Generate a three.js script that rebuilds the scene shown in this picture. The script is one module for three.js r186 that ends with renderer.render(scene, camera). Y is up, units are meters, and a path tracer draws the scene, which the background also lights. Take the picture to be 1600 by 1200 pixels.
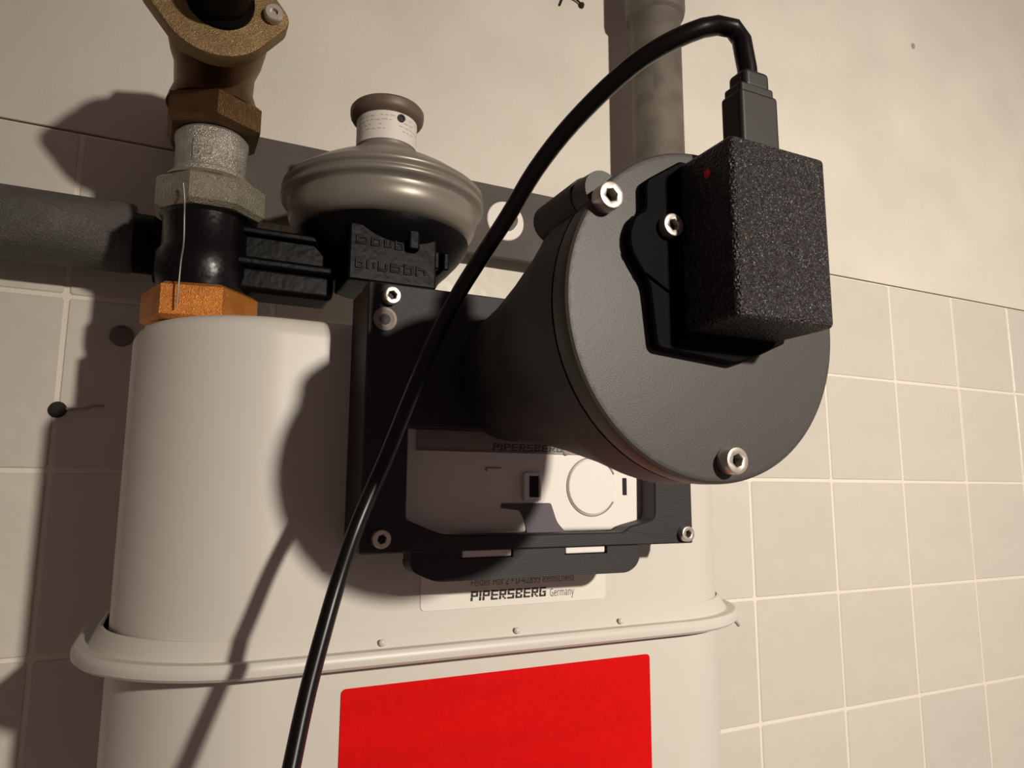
import * as THREE from 'three';
import { RoundedBoxGeometry } from 'three/addons/geometries/RoundedBoxGeometry.js';
import { mergeGeometries, toCreasedNormals } from 'three/addons/utils/BufferGeometryUtils.js';

// ---------------------------------------------------------------- camera, light, exposure
const scene = new THREE.Scene();
scene.background = new THREE.Color(0x000000);
const camera = new THREE.PerspectiveCamera(2 * Math.atan(600 / 1100) * 180 / Math.PI, 4 / 3, 0.02, 20);
camera.matrixAutoUpdate = true;
{
  const m = new THREE.Matrix4().makeBasis(
    new THREE.Vector3(0.9022257815, 0.0043945755, 0.4312416109),
    new THREE.Vector3(-0.0674847748, 0.9890682714, 0.1311097240),
    new THREE.Vector3(-0.4259512230, -0.1473926168, 0.8926594610));
  camera.quaternion.setFromRotationMatrix(m);
  camera.position.set(-0.45136, 1.29113, 0.46610);
}
const renderer = new THREE.WebGLRenderer({ antialias: true });
renderer.toneMapping = THREE.LinearToneMapping;
renderer.toneMappingExposure = 1.0;
renderer.shadowMap.enabled = true;
renderer.shadowMap.type = THREE.PCFSoftShadowMap;

// hand torch of the photographer, behind and to the right of the camera
const torch = new THREE.SpotLight(new THREE.Color(1.0, 0.91, 0.80), 5.35, 0, 1.15, 1.0, 2);
torch.position.set(-0.085, 1.58, 1.2);
torch.target.position.set(0.46, 0.92, 0);
torch.castShadow = true;
torch.shadow.radius = 1.1;
torch.shadow.mapSize.set(2048, 2048);
torch.shadow.camera.near = 0.1; torch.shadow.camera.far = 4;
scene.add(torch, torch.target);

// ---------------------------------------------------------------- helpers
let seed = 20240;
const rnd = () => { seed = (seed * 1664525 + 1013904223) >>> 0; return seed / 4294967296; };
const V3 = (x, y, z) => new THREE.Vector3(x, y, z);
const used = {};
function numbered(n) { const k = used[n] = (used[n] ?? -1) + 1; return k ? `${n}_${String(k).padStart(3, '0')}` : n; }
function tag(o, label, category, group) { o.userData.label = label; if (category) o.userData.category = category; if (group) o.userData.group = group; return o; }
function thing(name, pos, label, category, group) {
  const o = new THREE.Group(); o.name = numbered(name); o.position.set(...pos); scene.add(o);
  o.userData.origin = pos; return tag(o, label, category, group);
}
function structure(name) { const o = new THREE.Group(); o.name = name; o.userData.kind = 'structure'; o.userData.origin = [0, 0, 0]; scene.add(o); return o; }
// a part whose geometry is given in room coordinates; parent is a thing or a part of it
function part(name, geo, mat, parent, label) {
  if (Array.isArray(geo)) geo = merge(geo);
  const og = parent.userData.origin || [0, 0, 0];
  geo.translate(-og[0], -og[1], -og[2]);
  const m = new THREE.Mesh(geo, mat); m.name = name; m.castShadow = m.receiveShadow = true;
  parent.add(m);
  if (label) m.userData.label = label;
  Object.defineProperty(m.userData, 'origin', { value: og, enumerable: false });
  return m;
}
function creased(g, a) { g.scale(1000, 1000, 1000); g = toCreasedNormals(g, a); g.scale(0.001, 0.001, 0.001); return g; }   // its vertex matching works to 1 cm, so do it in millimetres
function uvBox(g) {                                  // uv in metres from the dominant axis of each face
  g = g.index ? g.toNonIndexed() : g;
  const p = g.attributes.position, uv = new Float32Array(p.count * 2);
  const a = V3(), b = V3(), c = V3(), n = V3();
  for (let i = 0; i < p.count; i += 3) {
    a.fromBufferAttribute(p, i); b.fromBufferAttribute(p, i + 1); c.fromBufferAttribute(p, i + 2);
    n.crossVectors(b.clone().sub(a), c.clone().sub(a));
    const ax = Math.abs(n.x), ay = Math.abs(n.y), az = Math.abs(n.z);
    [a, b, c].forEach((q, k) => {
      const [u, v] = az >= ax && az >= ay ? [q.x, q.y] : ax >= ay ? [q.z, q.y] : [q.x, q.z];
      uv[(i + k) * 2] = u; uv[(i + k) * 2 + 1] = v;
    });
  }
  g.setAttribute('uv', new THREE.BufferAttribute(uv, 2));
  return g;
}
function merge(list) {
  const l = list.map(g => { g = uvBox(g); for (const k of Object.keys(g.attributes)) if (!['position', 'normal', 'uv'].includes(k)) g.deleteAttribute(k); return g; });
  return mergeGeometries(l);
}
const rbox = (cx, cy, cz, w, h, d, r = 0.001, s = 2) => uvBox(new RoundedBoxGeometry(w, h, d, s, r).translate(cx, cy, cz));
function lathe(pts, cx, cz, seg = 64, crease = 0.6) {            // [r, y] about a vertical axis
  const g = new THREE.LatheGeometry(pts.map(p => new THREE.Vector2(Math.max(p[0], 1e-5), p[1])), seg);
  return uvBox(creased(g, crease)).translate(cx, 0, cz);
}
function latheZ(pts, cx, cy, seg = 64, crease = 0.6, turn = 0) { // [r, z] about an axis that faces the viewer
  const g = new THREE.LatheGeometry(pts.map(p => new THREE.Vector2(Math.max(p[0], 1e-5), p[1])), seg);
  g.rotateY(turn); g.rotateX(Math.PI / 2);
  return uvBox(creased(g, crease)).translate(cx, cy, 0);
}
function latheX(pts, cy, cz, seg = 48) {
  const g = new THREE.LatheGeometry(pts.map(p => new THREE.Vector2(Math.max(p[0], 1e-5), p[1])), seg);
  g.rotateZ(-Math.PI / 2);
  return uvBox(creased(g, 0.6)).translate(0, cy, cz);
}
function extrude(shape, z0, z1, bevel = 0, seg = 2, curve = 24) {
  const g = new THREE.ExtrudeGeometry(shape, { depth: z1 - z0 - 2 * bevel, bevelEnabled: bevel > 0, bevelThickness: bevel, bevelSize: bevel, bevelOffset: -bevel, bevelSegments: seg, curveSegments: curve });
  return uvBox(creased(g.translate(0, 0, z0 + bevel), 0.5));
}
function poly(pts) { const s = new THREE.Shape(); pts.forEach((p, i) => i ? s.lineTo(...p) : s.moveTo(...p)); s.closePath(); return s; }
function roundPoly(pts, path = new THREE.Shape()) {               // corners [x, y, r]
  const n = pts.length;
  for (let i = 0; i < n; i++) {
    const [x, y, r = 0] = pts[i], p = pts[(i + n - 1) % n], q = pts[(i + 1) % n];
    const a = [p[0] - x, p[1] - y], b = [q[0] - x, q[1] - y], la = Math.hypot(...a), lb = Math.hypot(...b);
    const s = [x + a[0] / la * r, y + a[1] / la * r], e = [x + b[0] / lb * r, y + b[1] / lb * r];
    if (i) path.lineTo(...s); else path.moveTo(...s);
    if (r) path.quadraticCurveTo(x, y, ...e);
  }
  path.closePath(); return path;
}
function hexPrism(cx, cz, y0, y1, R, turn = 0, ch = 0.0012, n = 6) {      // hexagon nut with turned chamfers
  const rings = [[R * 0.9, y0], [R, y0 + ch], [R, y1 - ch], [R * 0.9, y1]];
  const g = new THREE.LatheGeometry([new THREE.Vector2(1e-5, y0), ...rings.map(r => new THREE.Vector2(...r)), new THREE.Vector2(1e-5, y1)], n);
  g.rotateY(turn);
  return uvBox(creased(g, 0.3)).translate(cx, 0, cz);
}
function tube(pts, r, seg = 120, rad = 14, closed = false) {
  const c = new THREE.CatmullRomCurve3(pts.map(p => V3(...p)), closed, 'centripetal');
  return new THREE.TubeGeometry(c, seg, r, rad, closed);
}
// plan outline of the meter: a box whose ends are nearly half round
function outline(hw, hd, r, n = 36) {
  const o = [];
  for (const [sx, sz, a0] of [[1, 1, 0], [-1, 1, 90], [-1, -1, 180], [1, -1, 270]])
    for (let i = 0; i <= n; i++) { const t = (a0 + 90 * i / n) * Math.PI / 180; o.push([sx * (hw - r) + r * Math.cos(t), sz * (hd - r) + r * Math.sin(t)]); }
  return o;
}
function loft(cx, cz, hw, hd, r, prof, caps = [true, true]) {     // prof: [inset, y] from bottom to top
  const pos = [], idx = []; let m = 0;
  for (const [ins, y] of prof) { const o = outline(hw - ins, hd - ins, Math.max(r - ins, 0.004)); m = o.length; for (const [x, z] of o) pos.push(cx + x, y, cz + z); }
  for (let k = 0; k < prof.length - 1; k++) for (let i = 0; i < m; i++) {
    const a = k * m + i, b = k * m + (i + 1) % m, c = a + m, d = b + m; idx.push(a, c, b, b, c, d);
  }
  const cap = (k, y, up) => { const c = pos.length / 3; pos.push(cx, y, cz); for (let i = 0; i < m; i++) { const a = k * m + i, b = k * m + (i + 1) % m; up ? idx.push(a, c, b) : idx.push(b, c, a); } };
  if (caps[0]) cap(0, prof[0][1], false);
  if (caps[1]) cap(prof.length - 1, prof[prof.length - 1][1], true);
  const g = new THREE.BufferGeometry(); g.setAttribute('position', new THREE.Float32BufferAttribute(pos, 3)); g.setIndex(idx);
  return uvBox(creased(g, 0.7));
}

// ---------------------------------------------------------------- textures
function noiseTex(n, fn, srgb = false, rep = 1) {
  const d = new Uint8Array(n * n * 4);
  for (let y = 0; y < n; y++) for (let x = 0; x < n; x++) {
    const c = fn(x / n, y / n), i = (y * n + x) * 4;
    const [r, g, b] = Array.isArray(c) ? c : [c, c, c];
    d[i] = Math.max(0, Math.min(255, r * 255)); d[i + 1] = Math.max(0, Math.min(255, g * 255)); d[i + 2] = Math.max(0, Math.min(255, b * 255)); d[i + 3] = 255;
  }
  const t = new THREE.DataTexture(d, n, n); t.wrapS = t.wrapT = THREE.RepeatWrapping; t.magFilter = THREE.LinearFilter; t.minFilter = THREE.LinearMipmapLinearFilter; t.generateMipmaps = true;
  if (srgb) t.colorSpace = THREE.SRGBColorSpace;
  t.repeat.set(rep, rep); t.needsUpdate = true; return t;
}
function lattice(n) { const a = new Float32Array(n * n); for (let i = 0; i < a.length; i++) a[i] = rnd(); return (u, v) => {
  u = ((u % 1) + 1) % 1 * n; v = ((v % 1) + 1) % 1 * n; const x = Math.floor(u), y = Math.floor(v), s = t => t * t * (3 - 2 * t), fx = s(u - x), fy = s(v - y), at = (i, j) => a[(j % n) * n + i % n];
  return (at(x, y) * (1 - fx) + at(x + 1, y) * fx) * (1 - fy) + (at(x, y + 1) * (1 - fx) + at(x + 1, y + 1) * fx) * fy; }; }
const L8 = lattice(8), L16 = lattice(16), L32 = lattice(32), L64 = lattice(64), L128 = lattice(128), L256 = lattice(256);
const fbm = (u, v) => (L8(u, v) * 8 + L16(u, v) * 4 + L32(u, v) * 2 + L64(u, v)) / 15;
const grainT = rep => noiseTex(256, (u, v) => L128(u, v) * 0.6 + L64(u, v) * 0.4, false, rep);
const cloudT = (rep, lo, hi) => noiseTex(256, (u, v) => { const t = fbm(u, v); return lo.map((l, i) => l + (hi[i] - l) * t); }, true, rep);

// ---------------------------------------------------------------- materials
const M = (o) => new THREE.MeshStandardMaterial(o), MP = (o) => new THREE.MeshPhysicalMaterial(o);
const mat = {
  plaster: M({ map: cloudT(2, [0.83, 0.81, 0.76], [0.90, 0.875, 0.82]), roughness: 0.95, bumpMap: noiseTex(512, (u, v) => L256(u, v) * 0.35 + L64(u, v) * 0.25 + L16(u, v) * 0.4, false, 3), bumpScale: 0.0004 }),
  grout: M({ color: 0xeee6d7, roughness: 0.95, bumpMap: grainT(30), bumpScale: 0.0003 }),
  room: M({ color: 0xd2c6d0, roughness: 0.95 }),
  floor: M({ color: 0xb5a9a8, roughness: 0.9 }),
  galvPipe: M({ map: cloudT(9, [0.36, 0.335, 0.30], [0.52, 0.49, 0.44]), roughness: 0.6, metalness: 0.25, bumpMap: grainT(40), bumpScale: 0.0003 }),
  darkPipe: M({ map: cloudT(9, [0.30, 0.29, 0.28], [0.42, 0.40, 0.38]), roughness: 0.55, metalness: 0.2, bumpMap: grainT(30), bumpScale: 0.0006 }),
  rail: M({ map: cloudT(8, [0.32, 0.295, 0.28], [0.40, 0.37, 0.345]), roughness: 0.7, metalness: 0.2, bumpMap: grainT(40), bumpScale: 0.0003 }),
  iron: MP({ specularIntensity: 0.16, color: 0x080708, roughness: 0.42, bumpMap: noiseTex(256, (u, v) => L32(u, v) * 0.5 + L64(u, v) * 0.35 + L128(u, v) * 0.15, false, 9), bumpScale: 0.00022 }),
  ironGloss: MP({ specularIntensity: 0.7, color: 0x080708, roughness: 0.3, bumpMap: noiseTex(256, (u, v) => L32(u, v) * 0.5 + L64(u, v) * 0.35 + L128(u, v) * 0.15, false, 9), bumpScale: 0.00022 }),
  black: MP({ specularIntensity: 0.12, color: 0x030304, roughness: 0.6 }),
  brass: M({ map: cloudT(14, [0.50, 0.41, 0.28], [0.64, 0.54, 0.38]), roughness: 0.5, metalness: 0.7, bumpMap: grainT(40), bumpScale: 0.0004 }),
  valveBrass: M({ map: cloudT(14, [0.40, 0.31, 0.20], [0.54, 0.43, 0.29]), roughness: 0.42, metalness: 0.92, bumpMap: grainT(40), bumpScale: 0.0002 }),
  copper: M({ map: cloudT(20, [0.74, 0.46, 0.20], [0.90, 0.58, 0.27]), roughness: 0.42, metalness: 0.6, bumpMap: grainT(50), bumpScale: 0.0003 }),
  galv: M({ map: cloudT(16, [0.50, 0.48, 0.42], [0.66, 0.63, 0.55]), roughness: 0.5, metalness: 0.45, bumpMap: grainT(40), bumpScale: 0.0006 }),
  zinc: M({ map: cloudT(16, [0.60, 0.58, 0.54], [0.78, 0.76, 0.71]), roughness: 0.35, metalness: 0.55, bumpMap: grainT(40), bumpScale: 0.0005 }),
  chrome: M({ color: 0xd8d2c6, roughness: 0.2, metalness: 0.9 }),
  steel: M({ color: 0xcfc6ba, roughness: 0.32, metalness: 0.75 }),
  socket: M({ color: 0x2a211c, roughness: 0.6, metalness: 0.3 }),
  regGrey: M({ color: 0x8b857a, roughness: 0.38, metalness: 0.35 }),
  capBrown: M({ color: 0x6a5a4c, roughness: 0.5, metalness: 0.2 }),
  meter: M({ color: 0xcdc8bd, roughness: 0.4 }),
  white: M({ color: 0xe2ddd4, roughness: 0.5 }),
  whiteDark: M({ color: 0x8e867c, roughness: 0.6 }),
  slot: M({ color: 0x17110e, roughness: 0.8 }),
  patchGrey: M({ color: 0x575055, roughness: 0.7 }),
  print: M({ color: 0x1d1a1a, roughness: 0.55, bumpMap: noiseTex(256, (u, v) => L256(u, v) * 0.4 + 0.6 * (0.5 + 0.5 * Math.sin(v * 2 * Math.PI * 64)), false, 40), bumpScale: 0.0001 }),
  lid: M({ color: 0x423f3b, roughness: 0.5, bumpMap: grainT(60), bumpScale: 0.00004 }),
  caseMat: M({ map: noiseTex(512, (u, v) => { const t = L256(u, v) * 0.5 + L128(u, v) * 0.5; const s = 0.06 + 0.13 * t + (L256(v + 0.31, u) > 0.86 ? 0.16 : 0); return [s * 1.08, s * 0.98, s * 0.93]; }, true, 16), roughness: 0.42, bumpMap: noiseTex(512, (u, v) => L256(u, v) * 0.5 + L128(v, u) * 0.5, false, 16), bumpScale: 0.0009 }),
  rubber: MP({ specularIntensity: 0.6, color: 0x0c0908, roughness: 0.3 }),
  plug: M({ color: 0x1c1715, roughness: 0.5 }),
  led: M({ color: 0x300508, emissive: 0xff1020, emissiveIntensity: 0.06, roughness: 0.5 }),
  wire: M({ color: 0x9a938a, roughness: 0.4, metalness: 0.6 }),
  plugGrey: M({ color: 0x7a6c66, roughness: 0.9 }),
  dirt: M({ color: 0x2c2622, roughness: 0.9 }),
  web: M({ color: 0xa79d90, roughness: 0.9 }),
};
const tileMats = [0, 1, 2, 3].map(i => M({ map: cloudT(6, [0.805 + i * 0.008, 0.785 + i * 0.008, 0.735 + i * 0.006], [0.835 + i * 0.008, 0.815 + i * 0.008, 0.765 + i * 0.006]), roughness: 0.34, bumpMap: noiseTex(128, (u, v) => L16(u, v), false, 12), bumpScale: 0.0002 }));

// ---------------------------------------------------------------- the room
const X0 = -1.05, X1 = 0.95, Z1 = 1.75, H = 2.35;
{
  const w = structure('wall_back');
  part('masonry', rbox((X0 + X1) / 2, H / 2, -0.062, X1 - X0 + 0.3, H + 0.2, 0.11, 0.001), mat.plaster, w);
  part('grout', rbox((X0 + X1) / 2, 0.7499, -0.0039, X1 - X0 + 0.02, 1.4998, 0.0062, 0.0004), mat.grout, w);
  part('plaster', rbox((X0 + X1) / 2, (1.501 + H) / 2 + 0.02, -0.0035, X1 - X0 + 0.02, H - 1.501 + 0.04, 0.006, 0.0008), mat.plaster, w);
  const t = 0.1, j = 0.0026;
  const sq = roundPoly([[-t / 2 + j / 2, -t / 2 + j / 2, 0.0012], [t / 2 - j / 2, -t / 2 + j / 2, 0.0012], [t / 2 - j / 2, t / 2 - j / 2, 0.0012], [-t / 2 + j / 2, t / 2 - j / 2, 0.0012]]);
  const tg = extrude(sq, -0.007, 0, 0.0006, 1, 1);
  let k = 0;
  for (let r = 0; r < 15; r++) for (let c = -11; c < 9; c++) {
    let x = c * t + t / 2, s = 1;
    if (c < -5) x -= 0.0135;
    if (c === -5) { x -= 0.00675; s = 1.139; }           // the column behind the meter's left end is a little wider
    if (x - t / 2 < X0 - 0.06 || x + t / 2 > X1 + 0.06) continue;
    const m = new THREE.Mesh(tg, tileMats[Math.floor(rnd() * 4)]);
    m.name = k ? `tile_${String(k).padStart(3, '0')}` : 'tile'; k++;
    m.scale.x = s; m.position.set(x + (rnd() - 0.5) * 0.0006, 1.5 - r * t - t / 2 + (rnd() - 0.5) * 0.0006, 0);
    m.rotation.set((rnd() - 0.5) * 0.004, (rnd() - 0.5) * 0.004, 0);
    m.castShadow = m.receiveShadow = true; w.add(m);
  }
  const side = (name, g, m) => { const s = structure(name); part('surface', g, m, s); };
  side('wall_left', rbox(X0 - 0.05, H / 2, Z1 / 2, 0.1, H + 0.2, Z1 + 0.3), mat.room);
  side('wall_right', rbox(X1 + 0.05, H / 2, Z1 / 2, 0.1, H + 0.2, Z1 + 0.3), mat.room);
  side('wall_front', rbox((X0 + X1) / 2, H / 2, Z1 + 0.05, X1 - X0 + 0.3, H + 0.2, 0.1), mat.room);
  side('floor', rbox((X0 + X1) / 2, -0.05, Z1 / 2, X1 - X0 + 0.3, 0.1, Z1 + 0.3), mat.floor);
  side('ceiling', rbox((X0 + X1) / 2, H + 0.05, Z1 / 2, X1 - X0 + 0.3, 0.1, Z1 + 0.3), mat.room);
}

// ---------------------------------------------------------------- pipes and rail on the wall
{
  const t = thing('vertical_pipe', [-0.1163, 1.40, 0.036], 'grey steel pipe running up the plaster wall behind the round lid', 'pipe');
  part('pipe', lathe([[0.0185, 1.405], [0.0205, 1.405], [0.0205, 2.34], [0.0185, 2.34]], -0.1163, 0.036, 48), mat.galvPipe, t);
  part('collar', lathe([[0.0205, 1.6745], [0.0235, 1.6765], [0.0245, 1.681], [0.0245, 1.712], [0.0235, 1.7165], [0.0205, 1.719]], -0.1163, 0.036, 48), mat.galvPipe, t);
  part('elbow', [tube([[-0.1163, 1.43, 0.036], [-0.1163, 1.412, 0.037], [-0.121, 1.398, 0.05], [-0.14, 1.393, 0.078], [-0.165, 1.392, 0.098], [-0.185, 1.389, 0.104], [-0.1955, 1.378, 0.104], [-0.1965, 1.368, 0.104], [-0.1965, 1.3605, 0.104]], 0.0205, 60, 24)], mat.galvPipe, t);
  part('clip', [latheZ([[0.004, 0.0001], [0.004, 0.016], [0.0001, 0.016]], -0.1163, 1.9, 16), lathe([[0.0207, 1.892], [0.0222, 1.892], [0.0222, 1.908], [0.0207, 1.908]], -0.1163, 0.036, 40)], mat.galvPipe, t);
}
{
  const t = thing('horizontal_pipe', [-0.76, 1.4295, 0.03], 'dark grey steel pipe along the tiles at the left edge, ending at an added black piece', 'pipe');
  part('pipe', latheX([[0.0001, -1.045], [0.0195, -1.045], [0.0195, -0.4815], [0.0185, -0.4795], [0.0001, -0.4795]], 1.4295, 0.03, 48), mat.darkPipe, t);
  part('fitting', [latheX([[0.0001, -0.4795], [0.0165, -0.4795], [0.0165, -0.47], [0.0205, -0.469], [0.0215, -0.466], [0.0215, -0.452], [0.0001, -0.452]], 1.4255, 0.036, 40)], mat.iron, t, 'added black end piece standing in for the union shadow');  // black piece added in place of the shadow beside the union
}
{
  const t = thing('mounting_rail', [-0.31, 1.4825, 0.0], 'flat grey steel rail on the wall behind the regulator, with one washered screw', 'rail');
  part('bar', [rbox(-0.305, 1.4840, 0.0175, 0.285, 0.0545, 0.005, 0.0012), rbox(-0.425, 1.4825, 0.0075, 0.03, 0.04, 0.0155, 0.001), rbox(-0.185, 1.4825, 0.0075, 0.03, 0.04, 0.0155, 0.001)], mat.rail, t);
  const w = part('washer', latheZ([[0.003, 0.0215], [0.0142, 0.0215], [0.0148, 0.0208], [0.0148, 0.0198], [0.003, 0.0198]].reverse(), -0.2447, 1.4845, 40), mat.white, t, 'pale round washer');
  part('screw', [latheZ([[0.0001, 0.0285], [0.0040, 0.0285], [0.0068, 0.0262], [0.0076, 0.0215]].reverse(), -0.2440, 1.4843, 24), rbox(-0.244, 1.4843, 0.0287, 0.011, 0.0012, 0.0006, 0.0002).rotateZ(0)], mat.galv, t);
}

// ---------------------------------------------------------------- inlet column: valve, coupling, nuts, black bracket
const AX = -0.4455, AZ = 0.104;
{
  const t = thing('gas_valve', [AX, 1.472, AZ], 'tarnished brass gas valve with oval two-screw flange at the top left', 'valve');
  // body: neck, bowl and the branch that runs back into the wall
  part('body', [
    lathe([[0.0001, 1.478], [0.0215, 1.478], [0.0205, 1.482], [0.0182, 1.4885], [0.0186, 1.499], [0.0215, 1.507], [0.0235, 1.516], [0.0225, 1.527], [0.017, 1.536], [0.0001, 1.539]], AX, AZ),
    latheZ([[0.0001, 0.001], [0.0205, 0.001], [0.0205, 0.02], [0.0185, 0.024], [0.0185, 0.12], [0.0225, 0.132], [0.0225, 0.146], [0.0001, 0.146]], AX - 0.0015, 1.511, 40)], mat.valveBrass, t);
  part('hexagon', hexPrism(AX + 0.001, AZ, 1.4635, 1.4795, 0.0240, 0.02, 0.002), mat.valveBrass, t);
  const cx = AX - 0.002, cy = 1.5035;
  const s = new THREE.Shape(), e = 0.0232, er = 0.0072, R = 0.0252, a = Math.acos((R - er) / e);
  s.absarc(0, 0, R, Math.PI / 2 - (Math.PI / 2 - a), Math.PI - a, false);
  s.absarc(-e, 0, er, Math.PI - a, Math.PI + a, false);
  s.absarc(0, 0, R, Math.PI + a, 2 * Math.PI - a, false);
  s.absarc(e, 0, er, -a, a, false);
  const fl = part('flange', extrude(s, 0.1445, 0.1545, 0.0012, 2, 32).translate(cx, cy, 0), mat.brass, t);
  const kn = part('spindle', latheZ([[0.0001, 0.154], [0.0145, 0.154], [0.0142, 0.1565], [0.0122, 0.158], [0.0122, 0.1765], [0.0108, 0.178], [0.0001, 0.178]], cx + 0.001, cy + 0.0015, 40), mat.iron, t, 'dark round spindle');
  part('slot', rbox(cx + 0.007, cy - 0.0005, 0.1775, 0.0052, 0.0018, 0.0016, 0.0004).translate(-cx, -cy, 0).rotateZ(0.35).translate(cx, cy, 0), mat.steel, kn);
  for (const sx of [-1, 1]) {
    const sc = part('screw', latheZ([[0.0001, 0.1545], [0.0042, 0.1545], [0.0042, 0.158], [0.0036, 0.1586], [0.0018, 0.1586], [0.0018, 0.157], [0.0001, 0.157]], cx + sx * e, cy, 24), mat.steel, t);
  }
}
{
  const t = thing('pipe_coupling', [AX, 1.447, AZ], 'bright galvanised round coupling below the brass valve', 'fitting');
  part('sleeve', lathe([[0.0001, 1.437], [0.0176, 1.437], [0.0176, 1.442], [0.0164, 1.4432], [0.0164, 1.4565], [0.0171, 1.459], [0.0170, 1.4615], [0.0150, 1.4638], [0.0001, 1.4638]], AX + 0.0008, AZ), mat.zinc, t);
  const gl = [];
  const glyph = (ang, y, strokes) => { for (const [x0, y0, x1, y1] of strokes) { const l = Math.hypot(x1 - x0, y1 - y0), g = new THREE.BoxGeometry(l, 0.0006, 0.0005); g.rotateZ(Math.atan2(y1 - y0, x1 - x0)); g.translate((x0 + x1) / 2, (y0 + y1) / 2 + y, 0.0165); g.rotateY(ang); g.translate(AX + 0.0008, 0, AZ); gl.push(uvBox(g)); } };
  glyph(-0.1, 1.4500, [[-0.0015, 0.002, -0.0015, -0.002], [-0.0015, 0.002, 0.0012, 0.002], [0.0012, 0.002, 0.0012, 0.0], [-0.0015, 0, 0.0014, 0], [0.0014, 0, 0.0014, -0.002], [-0.0015, -0.002, 0.0014, -0.002]]);
  glyph(-0.42, 1.4500, [[0.001, 0.002, -0.001, 0.0018], [-0.001, 0.0018, -0.0013, -0.002], [-0.0013, -0.002, 0.0011, -0.002], [0.0011, -0.002, 0.0011, -0.0002], [0.0011, -0.0002, -0.001, -0.0002]]);
  for (const a of [-0.5, 0.9]) { const g = new THREE.BoxGeometry(0.0011, 0.011, 0.001); g.translate(0, 1.4500, 0.0165); g.rotateY(a); g.translate(AX + 0.0008, 0, AZ); gl.push(uvBox(g)); }
  part('cast_letters', gl, mat.zinc, t);
}
{
  const t = thing('union_nut', [AX, 1.429, AZ], 'galvanised hexagon union nut above the black bracket', 'nut');
  part('nut', [hexPrism(AX + 0.002, AZ, 1.4205, 1.4365, 0.0262, Math.PI / 8, 0.002, 8), lathe([[0.0001, 1.4365], [0.0225, 1.4365], [0.0205, 1.4388], [0.0001, 1.439]], AX + 0.001, AZ, 40)], mat.galv, t);
}
{
  const t = thing('meter_bracket', [AX, 1.3845, AZ], 'black cast iron union with an arm running right to the pressure regulator', 'bracket');
  part('union', lathe([[0.0001, 1.3825], [0.0195, 1.3825], [0.0215, 1.391], [0.0215, 1.401], [0.0195, 1.404], [0.0195, 1.419], [0.0212, 1.4205], [0.0212, 1.4225], [0.0001, 1.4225]], AX + 0.001, AZ), mat.ironGloss, t);
  part('arm', [rbox(-0.4095, 1.4055, AZ, 0.0505, 0.023, 0.014, 0.002), rbox(-0.4095, 1.3985, AZ + 0.002, 0.0505, 0.005, 0.028, 0.002), rbox(-0.4095, 1.4155, AZ, 0.0505, 0.004, 0.022, 0.0015), rbox(-0.4095, 1.391, AZ + 0.001, 0.0505, 0.013, 0.023, 0.003)], mat.iron, t);
}
{
  const t = thing('brass_nut', [AX, 1.3705, AZ], 'orange brass hexagon nut on the meter inlet', 'nut');
  part('nut', [hexPrism(AX + 0.0005, AZ, 1.3660, 1.3832, 0.0260, 0.34, 0.0018)], mat.copper, t);
  part('ring', lathe([[0.0001, 1.3600], [0.0212, 1.3600], [0.0222, 1.3612], [0.0222, 1.3640], [0.0205, 1.3662], [0.0001, 1.3662]], AX, AZ), mat.chrome, t, 'shiny metal ring under the nut');
}
{
  const t = thing('seal_wire', [AX, 1.372, AZ + 0.025], 'thin silvery seal wire hanging down over the black union', 'wire');
  part('wire', tube([[AX - 0.0105, 1.427, AZ + 0.0265], [AX - 0.0095, 1.420, AZ + 0.0258], [AX - 0.009, 1.412, AZ + 0.0235], [AX - 0.0085, 1.400, AZ + 0.0232], [AX - 0.009, 1.391, AZ + 0.026], [AX - 0.0092, 1.380, AZ + 0.0262], [AX - 0.0094, 1.370, AZ + 0.0248]], 0.0004, 60, 6), mat.wire, t);
}

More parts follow.
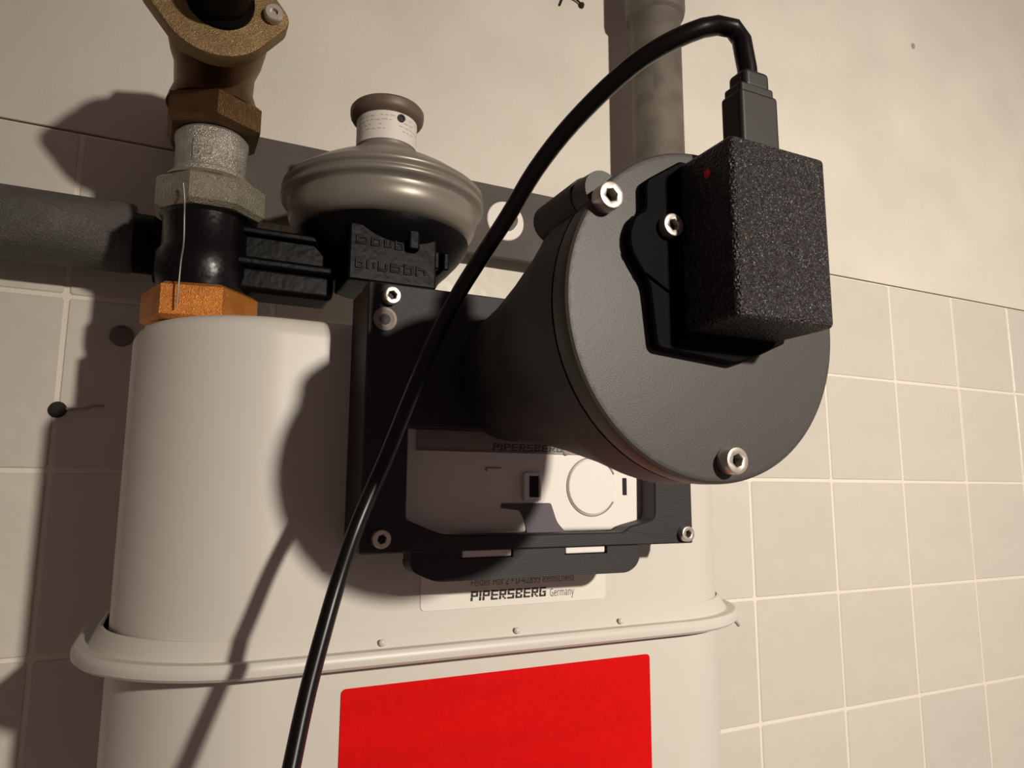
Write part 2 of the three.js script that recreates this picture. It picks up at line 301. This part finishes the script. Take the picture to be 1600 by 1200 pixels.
// ---------------------------------------------------------------- pressure regulator
{
  const cx = -0.3555, cz = 0.100;
  const t = thing('pressure_regulator', [cx, 1.395, cz], 'grey round gas pressure regulator with a white stickered cap', 'regulator');
  part('diaphragm_housing', lathe([[0.0001, 1.4755], [0.0175, 1.4755], [0.0182, 1.4735], [0.0195, 1.4715], [0.028, 1.4675], [0.037, 1.463], [0.0435, 1.459], [0.049, 1.455], [0.0525, 1.4525], [0.0543, 1.4508], [0.0546, 1.4495], [0.0537, 1.4482], [0.0522, 1.4476], [0.0522, 1.4469], [0.0541, 1.4461], [0.055, 1.4448], [0.0548, 1.4434], [0.0535, 1.4424], [0.0510, 1.4417], [0.0503, 1.4405], [0.0507, 1.438], [0.0509, 1.4355], [0.0503, 1.4325], [0.0485, 1.4292], [0.0445, 1.4262], [0.0001, 1.4262]], cx, cz, 180, 1.2), mat.regGrey, t);
  part('neck', lathe([[0.0001, 1.475], [0.0164, 1.475], [0.0164, 1.496], [0.0001, 1.496]], cx, cz, 48), mat.regGrey, t);
  part('cap', lathe([[0.0001, 1.4938], [0.0172, 1.4938], [0.0192, 1.495], [0.0202, 1.4966], [0.0205, 1.4985], [0.0205, 1.5005], [0.0196, 1.5018], [0.0001, 1.5022]], cx, cz, 64), mat.capBrown, t, 'brownish flanged cap');
  // printed sticker round the neck; the print is too small to read in the photograph
  const cv = document.createElement('canvas'); cv.width = 512; cv.height = 128; const c = cv.getContext('2d');
  c.fillStyle = '#d9d3c9'; c.fillRect(0, 0, 512, 128); c.fillStyle = '#b0a79d';
  for (let r = 0; r < 4; r++) for (let x = 10; x < 500;) { const w = 4 + rnd() * 12; if (rnd() > 0.25) c.fillRect(x, 22 + r * 20 + rnd() * 3, w, 5); x += w + 5; }
  const tx = new THREE.CanvasTexture(cv); tx.colorSpace = THREE.SRGBColorSpace;
  const g = new THREE.CylinderGeometry(0.01672, 0.01672, 0.0165, 64, 1, true); g.translate(cx, 1.4861, cz);
  part('sticker', g, M({ map: tx, roughness: 0.55 }), t, 'white printed sticker round the neck');
  part('vent', latheZ([[0.0001, 0.0166], [0.0022, 0.0166], [0.0022, 0.0176], [0.0014, 0.0176], [0.0012, 0.017], [0.0001, 0.017]], 0, 0, 16).rotateY(0.02).translate(cx + 0.003, 1.4905, cz - 0.0003), mat.socket, t);
  part('body', lathe([[0.0001, 1.4245], [0.0465, 1.4245], [0.0455, 1.4205], [0.041, 1.4145], [0.036, 1.409], [0.031, 1.404], [0.028, 1.398], [0.0001, 1.398]], cx, cz, 64), mat.iron, t, 'black cast lower body');
  const bl = part('block', [rbox(-0.3600, 1.4048, 0.1225, 0.0445, 0.029, 0.032, 0.0012), rbox(-0.3345, 1.4095, 0.1165, 0.0110, 0.0135, 0.022, 0.0025)], mat.iron, t);
  // raised cast marks on the block
  const marks = [];
  for (const y0 of [1.4105, 1.3985]) for (let x = -0.3785; x < (y0 > 1.405 ? -0.359 : -0.346);) {   // worn cast lettering, too blurred to read in the photograph
    const w = 0.0026 + rnd() * 0.0022, h = 0.0042 + rnd() * 0.0012;
    marks.push(rbox(x, y0, 0.1387, 0.0012, h, 0.0009, 0.0003, 1));
    if (rnd() > 0.3) marks.push(rbox(x + w / 2, y0 + h / 2 - 0.0006 - rnd() * 0.001, 0.1387, w, 0.0011, 0.0008, 0.0003, 1));
    if (rnd() > 0.3) marks.push(rbox(x + w / 2, y0 - h / 2 + 0.0006, 0.1387, w, 0.0011, 0.0007, 0.0003, 1));
    if (rnd() > 0.5) marks.push(rbox(x + w, y0, 0.1387, 0.0011, h * 0.7, 0.0008, 0.0003, 1));
    x += w + 0.0026;
  }
  part('cast_marks', marks, mat.iron, bl);
  part('peg', rbox(-0.3510, 1.4135, 0.140, 0.0062, 0.011, 0.006, 0.0015), mat.iron, t);
  for (const x of [-0.3368, -0.3315]) part('peg', rbox(x, 1.407, 0.128, 0.0032, 0.0095, 0.016, 0.001), mat.iron, t);
}

// ---------------------------------------------------------------- gas meter
const MX = -0.3195, MZ = 0.100, HW = 0.1515, HD = 0.078, MR = 0.057;
const arc = (i0, y0, R, a0, a1, n = 8) => Array.from({ length: n + 1 }, (_, k) => { const a = (a0 + (a1 - a0) * k / n) * Math.PI / 180; return [i0 - R * Math.cos(a), y0 + R * Math.sin(a)]; });
function label(w, h, draw, px = 6000) {
  const cv = document.createElement('canvas'); cv.width = Math.round(w * px); cv.height = Math.round(h * px);
  const c = cv.getContext('2d'); draw(c, cv.width, cv.height);
  const t = new THREE.CanvasTexture(cv); t.colorSpace = THREE.SRGBColorSpace; t.anisotropy = 8; return t;
}
// the maker's squarish block lettering, drawn stroke by stroke
const GL = { P: ['1111', '1001', '1111', '1000', '1000'], I: ['1', '1', '1', '1', '1'], E: ['1111', '1000', '1111', '1000', '1111'], R: ['1111', '1001', '1111', '1010', '1001'], S: ['1111', '1000', '1111', '0001', '1111'], B: ['1111', '1001', '1110', '1001', '1111'], G: ['1111', '1000', '1011', '1001', '1111'] };
function blockWord(c, word, x, y, w, h, colour) {
  c.fillStyle = colour; const n = [...word].reduce((s, k) => s + GL[k][0].length + 1, -1), u = w / n, v = h / 5; let X = x;
  for (const k of word) {
    GL[k].forEach((row, r) => [...row].forEach((b, i) => { if (b === '1') c.fillRect(X + i * u + (5 - r) * u * 0.08, y + r * v, u * ((i === 0 || i === row.length - 1) ? 1.25 : 1.05), v * ((r === 0 || r === 2 || r === 4) ? 0.8 : 1.05)); }));
    X += (GL[k][0].length + 1) * u;
  }
}
function flatPanel(x0, y0, x1, y1, z, thick, r) {                   // thin sheet with uv 0..1 on its face
  const s = roundPoly([[x0, y0, r], [x1, y0, r], [x1, y1, r], [x0, y1, r]]);
  const g = new THREE.ExtrudeGeometry(s, { depth: thick, bevelEnabled: false, curveSegments: 6 }).translate(0, 0, z);
  const p = g.attributes.position, uv = g.attributes.uv;
  for (let i = 0; i < p.count; i++) uv.setXY(i, (p.getX(i) - x0) / (x1 - x0), (p.getY(i) - y0) / (y1 - y0));
  return g;
}
{
  const t = thing('gas_meter', [MX, 1.05, MZ], 'pale grey sheet steel gas meter with round ends, seam flange and red sticker', 'gas meter');
  const up = part('upper_shell', loft(MX, MZ, HW, HD, MR, [[0, 1.228], [0, 1.3518], ...arc(0.0085, 1.3518, 0.0085, 0, 90, 7).slice(1), [0.03, 1.3608], [0.05, 1.3612]], [true, true]), mat.meter, t);
  part('lower_shell', loft(MX, MZ, HW, HD, MR, [[0.05, 1.0765], [0.018, 1.077], ...arc(0.016, 1.093, 0.016, -90, 0, 7).slice(1), [0, 1.23]], [true, true]), mat.meter, t);
  const fo = 0.0128;
  const fl = part('flange', loft(MX, MZ, HW + fo, HD + 0.0095, MR + 0.011, [
    [fo, 1.2235], [0.004, 1.2228], [0.0015, 1.2226], [0.0002, 1.2238], [0, 1.2255], [0.0002, 1.2272], [0.0012, 1.2285], [0.0028, 1.2288], [0.0045, 1.2282], [0.006, 1.2285], [0.0075, 1.231], [0.0088, 1.2335], [0.0098, 1.2350], [0.0108, 1.2352]], [false, false]), mat.meter, t, 'rolled seam flange round the meter');
  for (const [x, z] of [[-0.372, 0.1815], [-0.3125, 0.1815], [-0.259, 0.1815]]) part('spot_weld', latheZ([[0.0001, 0.0012], [0.0009, 0.001], [0.0013, 0.0006], [0.0015, 0]].reverse(), 0, 0, 14).translate(x, 1.2306, z), mat.meter, fl);
  // nameplate
  const f = MZ + HD;
  const tx = label(0.0905, 0.026, (c, w, h) => {
    c.fillStyle = '#ded8cd'; c.fillRect(0, 0, w, h);
    c.fillStyle = '#5a524c'; c.textAlign = 'left'; c.textBaseline = 'alphabetic';
    c.font = `${Math.round(h * 0.17)}px sans-serif`; c.save(); c.translate(w * 0.245, h * 0.655); const s1 = 'Felder Hof 2 \u2022 D-42899 Remscheid', w1 = c.measureText(s1).width; c.scale(w * 0.565 / w1, 1); c.fillText(s1, 0, 0); c.restore();
    blockWord(c, 'PIPERSBERG', w * 0.245, h * 0.735, w * 0.40, h * 0.16, '#120e0c');
    c.fillStyle = '#4a433d'; c.font = `${Math.round(h * 0.17)}px sans-serif`; c.save(); c.translate(w * 0.67, h * 0.895); const w2 = c.measureText('Germany').width; c.scale(w * 0.14 / w2, 1); c.fillText('Germany', 0, 0); c.restore();
  });
  part('nameplate', flatPanel(-0.3555, 1.2408, -0.265, 1.2668, f, 0.0004, 0.0025), M({ map: tx, roughness: 0.35 }), t, 'white nameplate with the maker\u2019s name');
  const rt = noiseTex(256, (u, v) => { const n = L64(u, v) * 0.5 + L128(u, v) * 0.5, s = L8(u * 0.3, v * 2); return [0.80 + 0.05 * n - 0.05 * s, 0.0 + 0.03 * n, 0.0 + 0.02 * n]; }, true, 1);
  part('red_sticker', flatPanel(-0.3868, 1.1, -0.2410, 1.2138, f, 0.0005, 0.002), MP({ map: rt, roughness: 0.8, specularIntensity: 0.3 }), t, 'plain red sticker on the lower shell');
  // index unit behind the reader's frame
  const ix = part('index_cover', [rbox(-0.3105, 1.303, 0.1865, 0.128, 0.060, 0.0175, 0.002), rbox(-0.3105, 1.271, 0.1848, 0.096, 0.016, 0.0135, 0.001)], mat.white, t, 'white plastic index cover');
  const it = label(0.106, 0.0095, (c, w, h) => {
    const g = c; g.fillStyle = '#8f867c'; g.fillRect(0, 0, w, h); g.fillStyle = '#776e66'; g.fillRect(0, h * 0.86, w * 0.5, h * 0.14);
    g.fillStyle = '#3b332e'; g.font = `bold ${Math.round(h * 0.46)}px sans-serif`; g.textBaseline = 'alphabetic'; g.textAlign = 'left'; g.save(); g.translate(w * 0.375, h * 0.50); g.fillText('G4 RF1 c', 0, 0); g.restore();
    blockWord(g, 'PIPERSBERG', w * 0.31, h * 0.60, w * 0.315, h * 0.32, '#2c2521');
  });
  part('counter_strip', flatPanel(-0.3642, 1.3062, -0.2582, 1.3157, 0.1952, 0.0006, 0.0004), M({ map: it, roughness: 0.5 }), ix, 'grey strip with dark lettering');
  const Z = 0.1953;
  part('screw_head', latheZ([[0.0001, Z], [0.0016, Z], [0.0016, Z + 0.0008], [0.0011, Z + 0.0011], [0.0001, Z + 0.0011]], -0.2958, 1.3074, 18), mat.whiteDark, ix);
  const ring = new THREE.Shape(); ring.absarc(0, 0, 0.0131, 0.45, 2 * Math.PI - 0.55, false); ring.absarc(0, 0, 0.0125, 2 * Math.PI - 0.55, 0.45, true); ring.closePath();
  part('round_rim', extrude(ring, Z - 0.001, Z + 0.0004, 0, 1, 64).translate(-0.2824, 1.2923, 0), mat.whiteDark, ix);
  part('round_cap', latheZ([[0.0001, Z - 0.001], [0.0122, Z - 0.001], [0.0122, Z + 0.0003], [0.0119, Z + 0.0006], [0.0001, Z + 0.0006]], -0.2824, 1.2923, 56), mat.white, ix);
  part('slot', rbox(-0.2650, 1.2924, Z - 0.0003, 0.0024, 0.0078, 0.001, 0.0003), mat.slot, ix);
  const fr = roundPoly([[-0.0042, -0.006, 0.0012], [0.0042, -0.006, 0.0012], [0.0042, 0.006, 0.0012], [-0.0042, 0.006, 0.0012]]);
  fr.holes.push(roundPoly([[-0.0016, -0.0045, 0.0004], [0.0032, -0.0045, 0.0004], [0.0032, 0.0045, 0.0004], [-0.0016, 0.0045, 0.0004]], new THREE.Path()));
  part('slot_rim', extrude(fr, Z - 0.0005, Z + 0.0016, 0.0003, 1, 4).translate(-0.3128, 1.2922, 0), mat.white, ix);
  part('slot', rbox(-0.3120, 1.2922, Z, 0.005, 0.009, 0.0008, 0.0002), mat.slot, ix);
  part('hook_mark', [rbox(-0.3305, 1.2998, Z, 0.0068, 0.0006, 0.0006, 0.0001), rbox(-0.3338, 1.2992, Z, 0.0006, 0.0016, 0.0006, 0.0001)], mat.whiteDark, ix);
  for (const [x, w] of [[-0.3373, 0.0212], [-0.2920, 0.0192]]) part('clip', rbox(x, 1.2662, 0.1990, w, 0.0034, 0.0122, 0.0006), mat.white, ix, 'white plastic clip showing in the slot of the black tab');
  part('dark_patch', extrude(roundPoly([[-0.327, 1.2852, 0.001], [-0.3035, 1.2852, 0.001], [-0.3005, 1.277, 0.002], [-0.2945, 1.271, 0.001], [-0.3145, 1.271, 0.0005], [-0.3165, 1.279, 0.002], [-0.3185, 1.2822, 0.001], [-0.327, 1.2832, 0.0005]]), Z - 0.001, Z + 0.0004, 0), mat.patchGrey, ix, 'dark grey patch at the foot of the index cover');  // flat purple-grey shape laid on the index cover
}

// ---------------------------------------------------------------- reader mount: frame, cone, lid, tab
const CX = -0.3245, CY = 1.3375;
function capScrew(x, y, z0, r, h, parent, name = 'socket_screw', hexTurn = 0.3) {
  const hole = new THREE.Path(); for (let i = 0; i < 6; i++) { const a = i * Math.PI / 3 + hexTurn; i ? hole.lineTo(Math.cos(a) * r * 0.5, Math.sin(a) * r * 0.5) : hole.moveTo(Math.cos(a) * r * 0.5, Math.sin(a) * r * 0.5); } hole.closePath();
  const s = new THREE.Shape(); s.absarc(0, 0, r, 0, Math.PI * 2, false); s.holes.push(hole);
  const m = part(name, extrude(s, z0, z0 + h, r * 0.09, 2, 28).translate(x, y, 0), mat.steel, parent);
  part('socket', latheZ([[0.0001, z0 + h * 0.35], [r * 0.52, z0 + h * 0.35], [r * 0.52, z0 + h * 0.3], [0.0001, z0 + h * 0.3]].reverse(), x, y, 12), mat.socket, m);
  return m;
}
{
  const t = thing('reader_mount', [CX, 1.255, 0.178], 'black plastic reader mount with a cone and grey round lid, fixed to the meter front', 'meter reader');
  const s = roundPoly([[-0.3885, 1.2672, 0.001], [-0.2358, 1.2672, 0.001], [-0.2358, 1.3700, 0.001], [-0.3885, 1.3700, 0.001]]);
  s.holes.push(roundPoly([[-0.3712, 1.3145, 0.0008], [-0.3712, 1.2795, 0.002], [-0.358, 1.2742, 0.003], [-0.352, 1.2732, 0.002], [-0.2735, 1.2728, 0.002], [-0.2705, 1.2752, 0.002], [-0.2568, 1.2782, 0.003], [-0.2562, 1.3145, 0.0008]], new THREE.Path()));
  // closed plate above the window has the cone's opening in it
  const fr = part('frame', [extrude(s, 0.1965, 0.2065, 0.0006, 1, 8)], mat.print, t);
  // skirt back to the meter: left, right and top walls
  part('skirt', [rbox(-0.386, 1.3186, 0.1872, 0.004, 0.1020, 0.0192, 0.0008), rbox(-0.2385, 1.3186, 0.1872, 0.004, 0.1020, 0.0192, 0.0008), rbox(-0.3122, 1.3678, 0.1872, 0.150, 0.004, 0.0192, 0.0008)], mat.print, t);
  // cone: hollow, narrow end on the frame, wide rim at the lid
  part('cone', latheZ([[0.0205, 0.2005], [0.0265, 0.2005], [0.0272, 0.212], [0.0300, 0.235], [0.0350, 0.262], [0.0405, 0.287], [0.0440, 0.300], [0.0448, 0.304], [0.0448, 0.3165], [0.0420, 0.3165], [0.0400, 0.300], [0.0320, 0.262], [0.0270, 0.235], [0.0240, 0.212], [0.0205, 0.2005]], CX, CY, 96), mat.print, t);
  const lug = a => { const g = new THREE.CylinderGeometry(0.0058, 0.0058, 0.0205, 28); g.rotateX(Math.PI / 2); return uvBox(g).translate(CX + Math.cos(a) * 0.0442, CY + Math.sin(a) * 0.0442, 0.3064); };
  part('lug', lug(2.43), mat.print, t); 
  const lidShape = new THREE.Shape(); lidShape.absarc(0, 0, 0.0450, 0, Math.PI * 2, false);
  const lid = part('lid', [extrude(lidShape, 0.3165, 0.3242, 0.0016, 3, 64).translate(CX, CY, 0), (() => { const g = new THREE.CylinderGeometry(0.0052, 0.0056, 0.0064, 28); g.rotateX(Math.PI / 2); return uvBox(g).translate(CX + Math.cos(2.43) * 0.0440, CY + Math.sin(2.43) * 0.0440, 0.3198); })()], mat.lid, t, 'grey round lid of the cone');
  capScrew(-0.3586, 1.3628, 0.3242, 0.0035, 0.0042, lid);
  capScrew(-0.3218, 1.2985, 0.3242, 0.0035, 0.0042, lid);
  capScrew(-0.2890, 1.3560, 0.3242, 0.0035, 0.0042, lid);
  capScrew(-0.3800, 1.3645, 0.2065, 0.0034, 0.0036, t);
  capScrew(-0.3812, 1.2728, 0.2065, 0.0034, 0.0036, t);
  capScrew(-0.2412, 1.2715, 0.2065, 0.0034, 0.0036, t);
  capScrew(-0.2412, 1.3645, 0.2065, 0.0034, 0.0036, t);
  const hole = part('screw_hole', latheZ([[0.0022, 0.2066], [0.0046, 0.2068], [0.0046, 0.2072], [0.0036, 0.2074], [0.0022, 0.2066]], -0.3818, 1.3555, 24), mat.whiteDark, t, 'pale ring of an empty screw hole');
  // tab below the frame with two slots
  const tb = roundPoly([[-0.3689, 1.2642, 0.0003], [-0.3688, 1.2605, 0.003], [-0.3590, 1.2560, 0.004], [-0.2700, 1.2556, 0.004], [-0.2650, 1.2600, 0.003], [-0.2646, 1.2642, 0.0003]]);
  const post = (x0, x1) => rbox((x0 + x1) / 2, 1.2675, 0.20045, x1 - x0, 0.0085, 0.0099, 0.0004, 1);
  part('tab', [extrude(tb, 0.1955, 0.2055, 0, 1, 8), post(-0.3688, -0.3485), post(-0.3262, -0.3020), post(-0.2815, -0.2647)], mat.print, t);
}

// ---------------------------------------------------------------- camera box and its cable
{
  const t = thing('camera_box', [-0.3205, 1.3310, 0.3242], 'small black textured camera box screwed onto the grey lid', 'camera');
  const zl = 0.3243;
  const fs = roundPoly([[-0.3455, 1.3258, 0.002], [-0.3200, 1.3238, 0.001], [-0.3135, 1.3260, 0.001], [-0.3020, 1.331, 0.001], [-0.3020, 1.3760, 0.002], [-0.3362, 1.3768, 0.001], [-0.3478, 1.3692, 0.002], [-0.3478, 1.3610, 0.002], [-0.3510, 1.3600, 0.003], [-0.3538, 1.3530, 0.004], [-0.3510, 1.3465, 0.004], [-0.3474, 1.3430, 0.003]]);
  part('base_flange', extrude(fs, zl, zl + 0.0032, 0.0005, 1, 10), mat.black, t);  // real flange; its near-black also stands in for the housing shadow
  part('housing', rbox(-0.3205, 1.3534, 0.3352, 0.0318, 0.0450, 0.0218, 0.0016, 3), mat.caseMat, t);
  capScrew(-0.3412, 1.3575, zl + 0.0032, 0.0030, 0.0026, t);
  part('indicator_light', latheX([[0.0001, -0.33655], [0.0011, -0.3365], [0.0013, -0.3362]].reverse(), 1.3690, 0.3375, 14), mat.led, t, 'faint red indicator light');
}
{
  const t = thing('usb_cable', [-0.3190, 1.3760, 0.3352], 'thick black cable plugged into the camera box, arching over and hanging down', 'cable');
  const px = -0.3190, pz = 0.3352;
  part('plug', [rbox(px, 1.3833, pz, 0.0132, 0.0228, 0.0078, 0.0012, 2), rbox(px, 1.3955, pz, 0.0115, 0.003, 0.0066, 0.0008, 2)], mat.plug, t, 'black moulded plug');
  part('strain_relief', [rbox(px + 0.0002, 1.3985, pz, 0.0088, 0.0058, 0.0068, 0.0015, 2)], mat.plug, t);
  const path = [[px, 1.399, pz], [px - 0.0002, 1.404, pz],
    [-0.3200, 1.4088, 0.3350], [-0.3205, 1.4133, 0.3345], [-0.3233, 1.4152, 0.3340], [-0.3273, 1.4156, 0.3320], [-0.3336, 1.4133, 0.3290], [-0.3430, 1.4082, 0.3200], [-0.3535, 1.3966, 0.3030], [-0.3596, 1.3857, 0.2900], [-0.3634, 1.3747, 0.2790], [-0.3670, 1.3644, 0.2660], [-0.3705, 1.3537, 0.2530], [-0.3749, 1.3399, 0.2445], [-0.3800, 1.3235, 0.2385], [-0.3875, 1.3007, 0.2340], [-0.3927, 1.2880, 0.2340], [-0.3975, 1.2764, 0.2355], [-0.4023, 1.2619, 0.2370], [-0.4066, 1.2482, 0.2400], [-0.4115, 1.2313, 0.2440], [-0.4157, 1.2143, 0.2490], [-0.4191, 1.1995, 0.2540], [-0.4215, 1.1862, 0.2580]];
  const e = path[path.length - 1];
  path.push([e[0] - 0.004, e[1] - 0.25, 0.262], [e[0] - 0.002, 0.5, 0.24], [e[0] + 0.01, 0.12, 0.2], [e[0] + 0.06, 0.01, 0.19], [e[0] + 0.25, 0.006, 0.16]);
  part('cord', tube(path, 0.0026, 400, 16), mat.rubber, t);
}

// ---------------------------------------------------------------- small marks on the wall
{
  const t = thing('wall_screw', [-0.5124, 1.3342, 0.001], 'rusty dark screw head in the lit tile at the left edge', 'screw');
  part('head', latheZ([[0.0001, 0.004], [0.0025, 0.0036], [0.0042, 0.002], [0.0046, 0.0002], [0.0001, 0.0002]].reverse(), -0.5124, 1.3342, 20), mat.dirt, t);
  part('thread', tube([[-0.508, 1.3345, 0.003], [-0.500, 1.335, 0.0035], [-0.494, 1.337, 0.002], [-0.490, 1.337, 0.0005]], 0.0007, 24, 6), mat.web, t, 'pale thread of cobweb');
}
{
  const t = thing('wall_plug', [-0.4841, 1.3793, 0.001], 'dark round plug in the shadow beside the brass nut', 'plug');
  part('head', latheZ([[0.0001, 0.005], [0.004, 0.0046], [0.0058, 0.003], [0.0064, 0.0002], [0.0001, 0.0002]].reverse(), -0.4841, 1.3793, 24), mat.plugGrey, t);
}
{
  const t = thing('cobweb', [-0.1749, 1.6990, 0.0005], 'dark scrap of cobweb on the plaster at the top edge', 'cobweb');
  part('strand', [tube([[-0.187, 1.690, 0.001], [-0.184, 1.697, 0.002], [-0.178, 1.700, 0.0025], [-0.170, 1.699, 0.002], [-0.164, 1.695, 0.001]], 0.0009, 30, 6), tube([[-0.1765, 1.700, 0.002], [-0.175, 1.707, 0.002], [-0.171, 1.711, 0.001]], 0.0008, 20, 6)], mat.dirt, t);
  part('clump', new THREE.SphereGeometry(0.0022, 12, 8).translate(-0.166, 1.6965, 0.002), mat.dirt, t);
}
{
  const t = thing('dirt_flake', [-0.0326, 1.1855, 0.0002], 'small curled flake on the tile right of the meter flange', 'flake');
  part('flake', [tube([[-0.041, 1.1905, 0.0008], [-0.036, 1.188, 0.002], [-0.031, 1.1865, 0.001], [-0.024, 1.184, 0.0008], [-0.020, 1.180, 0.0008]], 0.0011, 24, 6)], mat.web, t);
}
{
  const t = thing('plaster_chip', [0.2733, 1.7897, -0.0005], 'tiny brown chip in the plaster at the upper right', 'chip');
  part('chip', new THREE.SphereGeometry(0.0026, 12, 8).scale(1, 1.3, 0.5).translate(0.2733, 1.7897, 0), mat.web, t);
}

renderer.render(scene, camera);
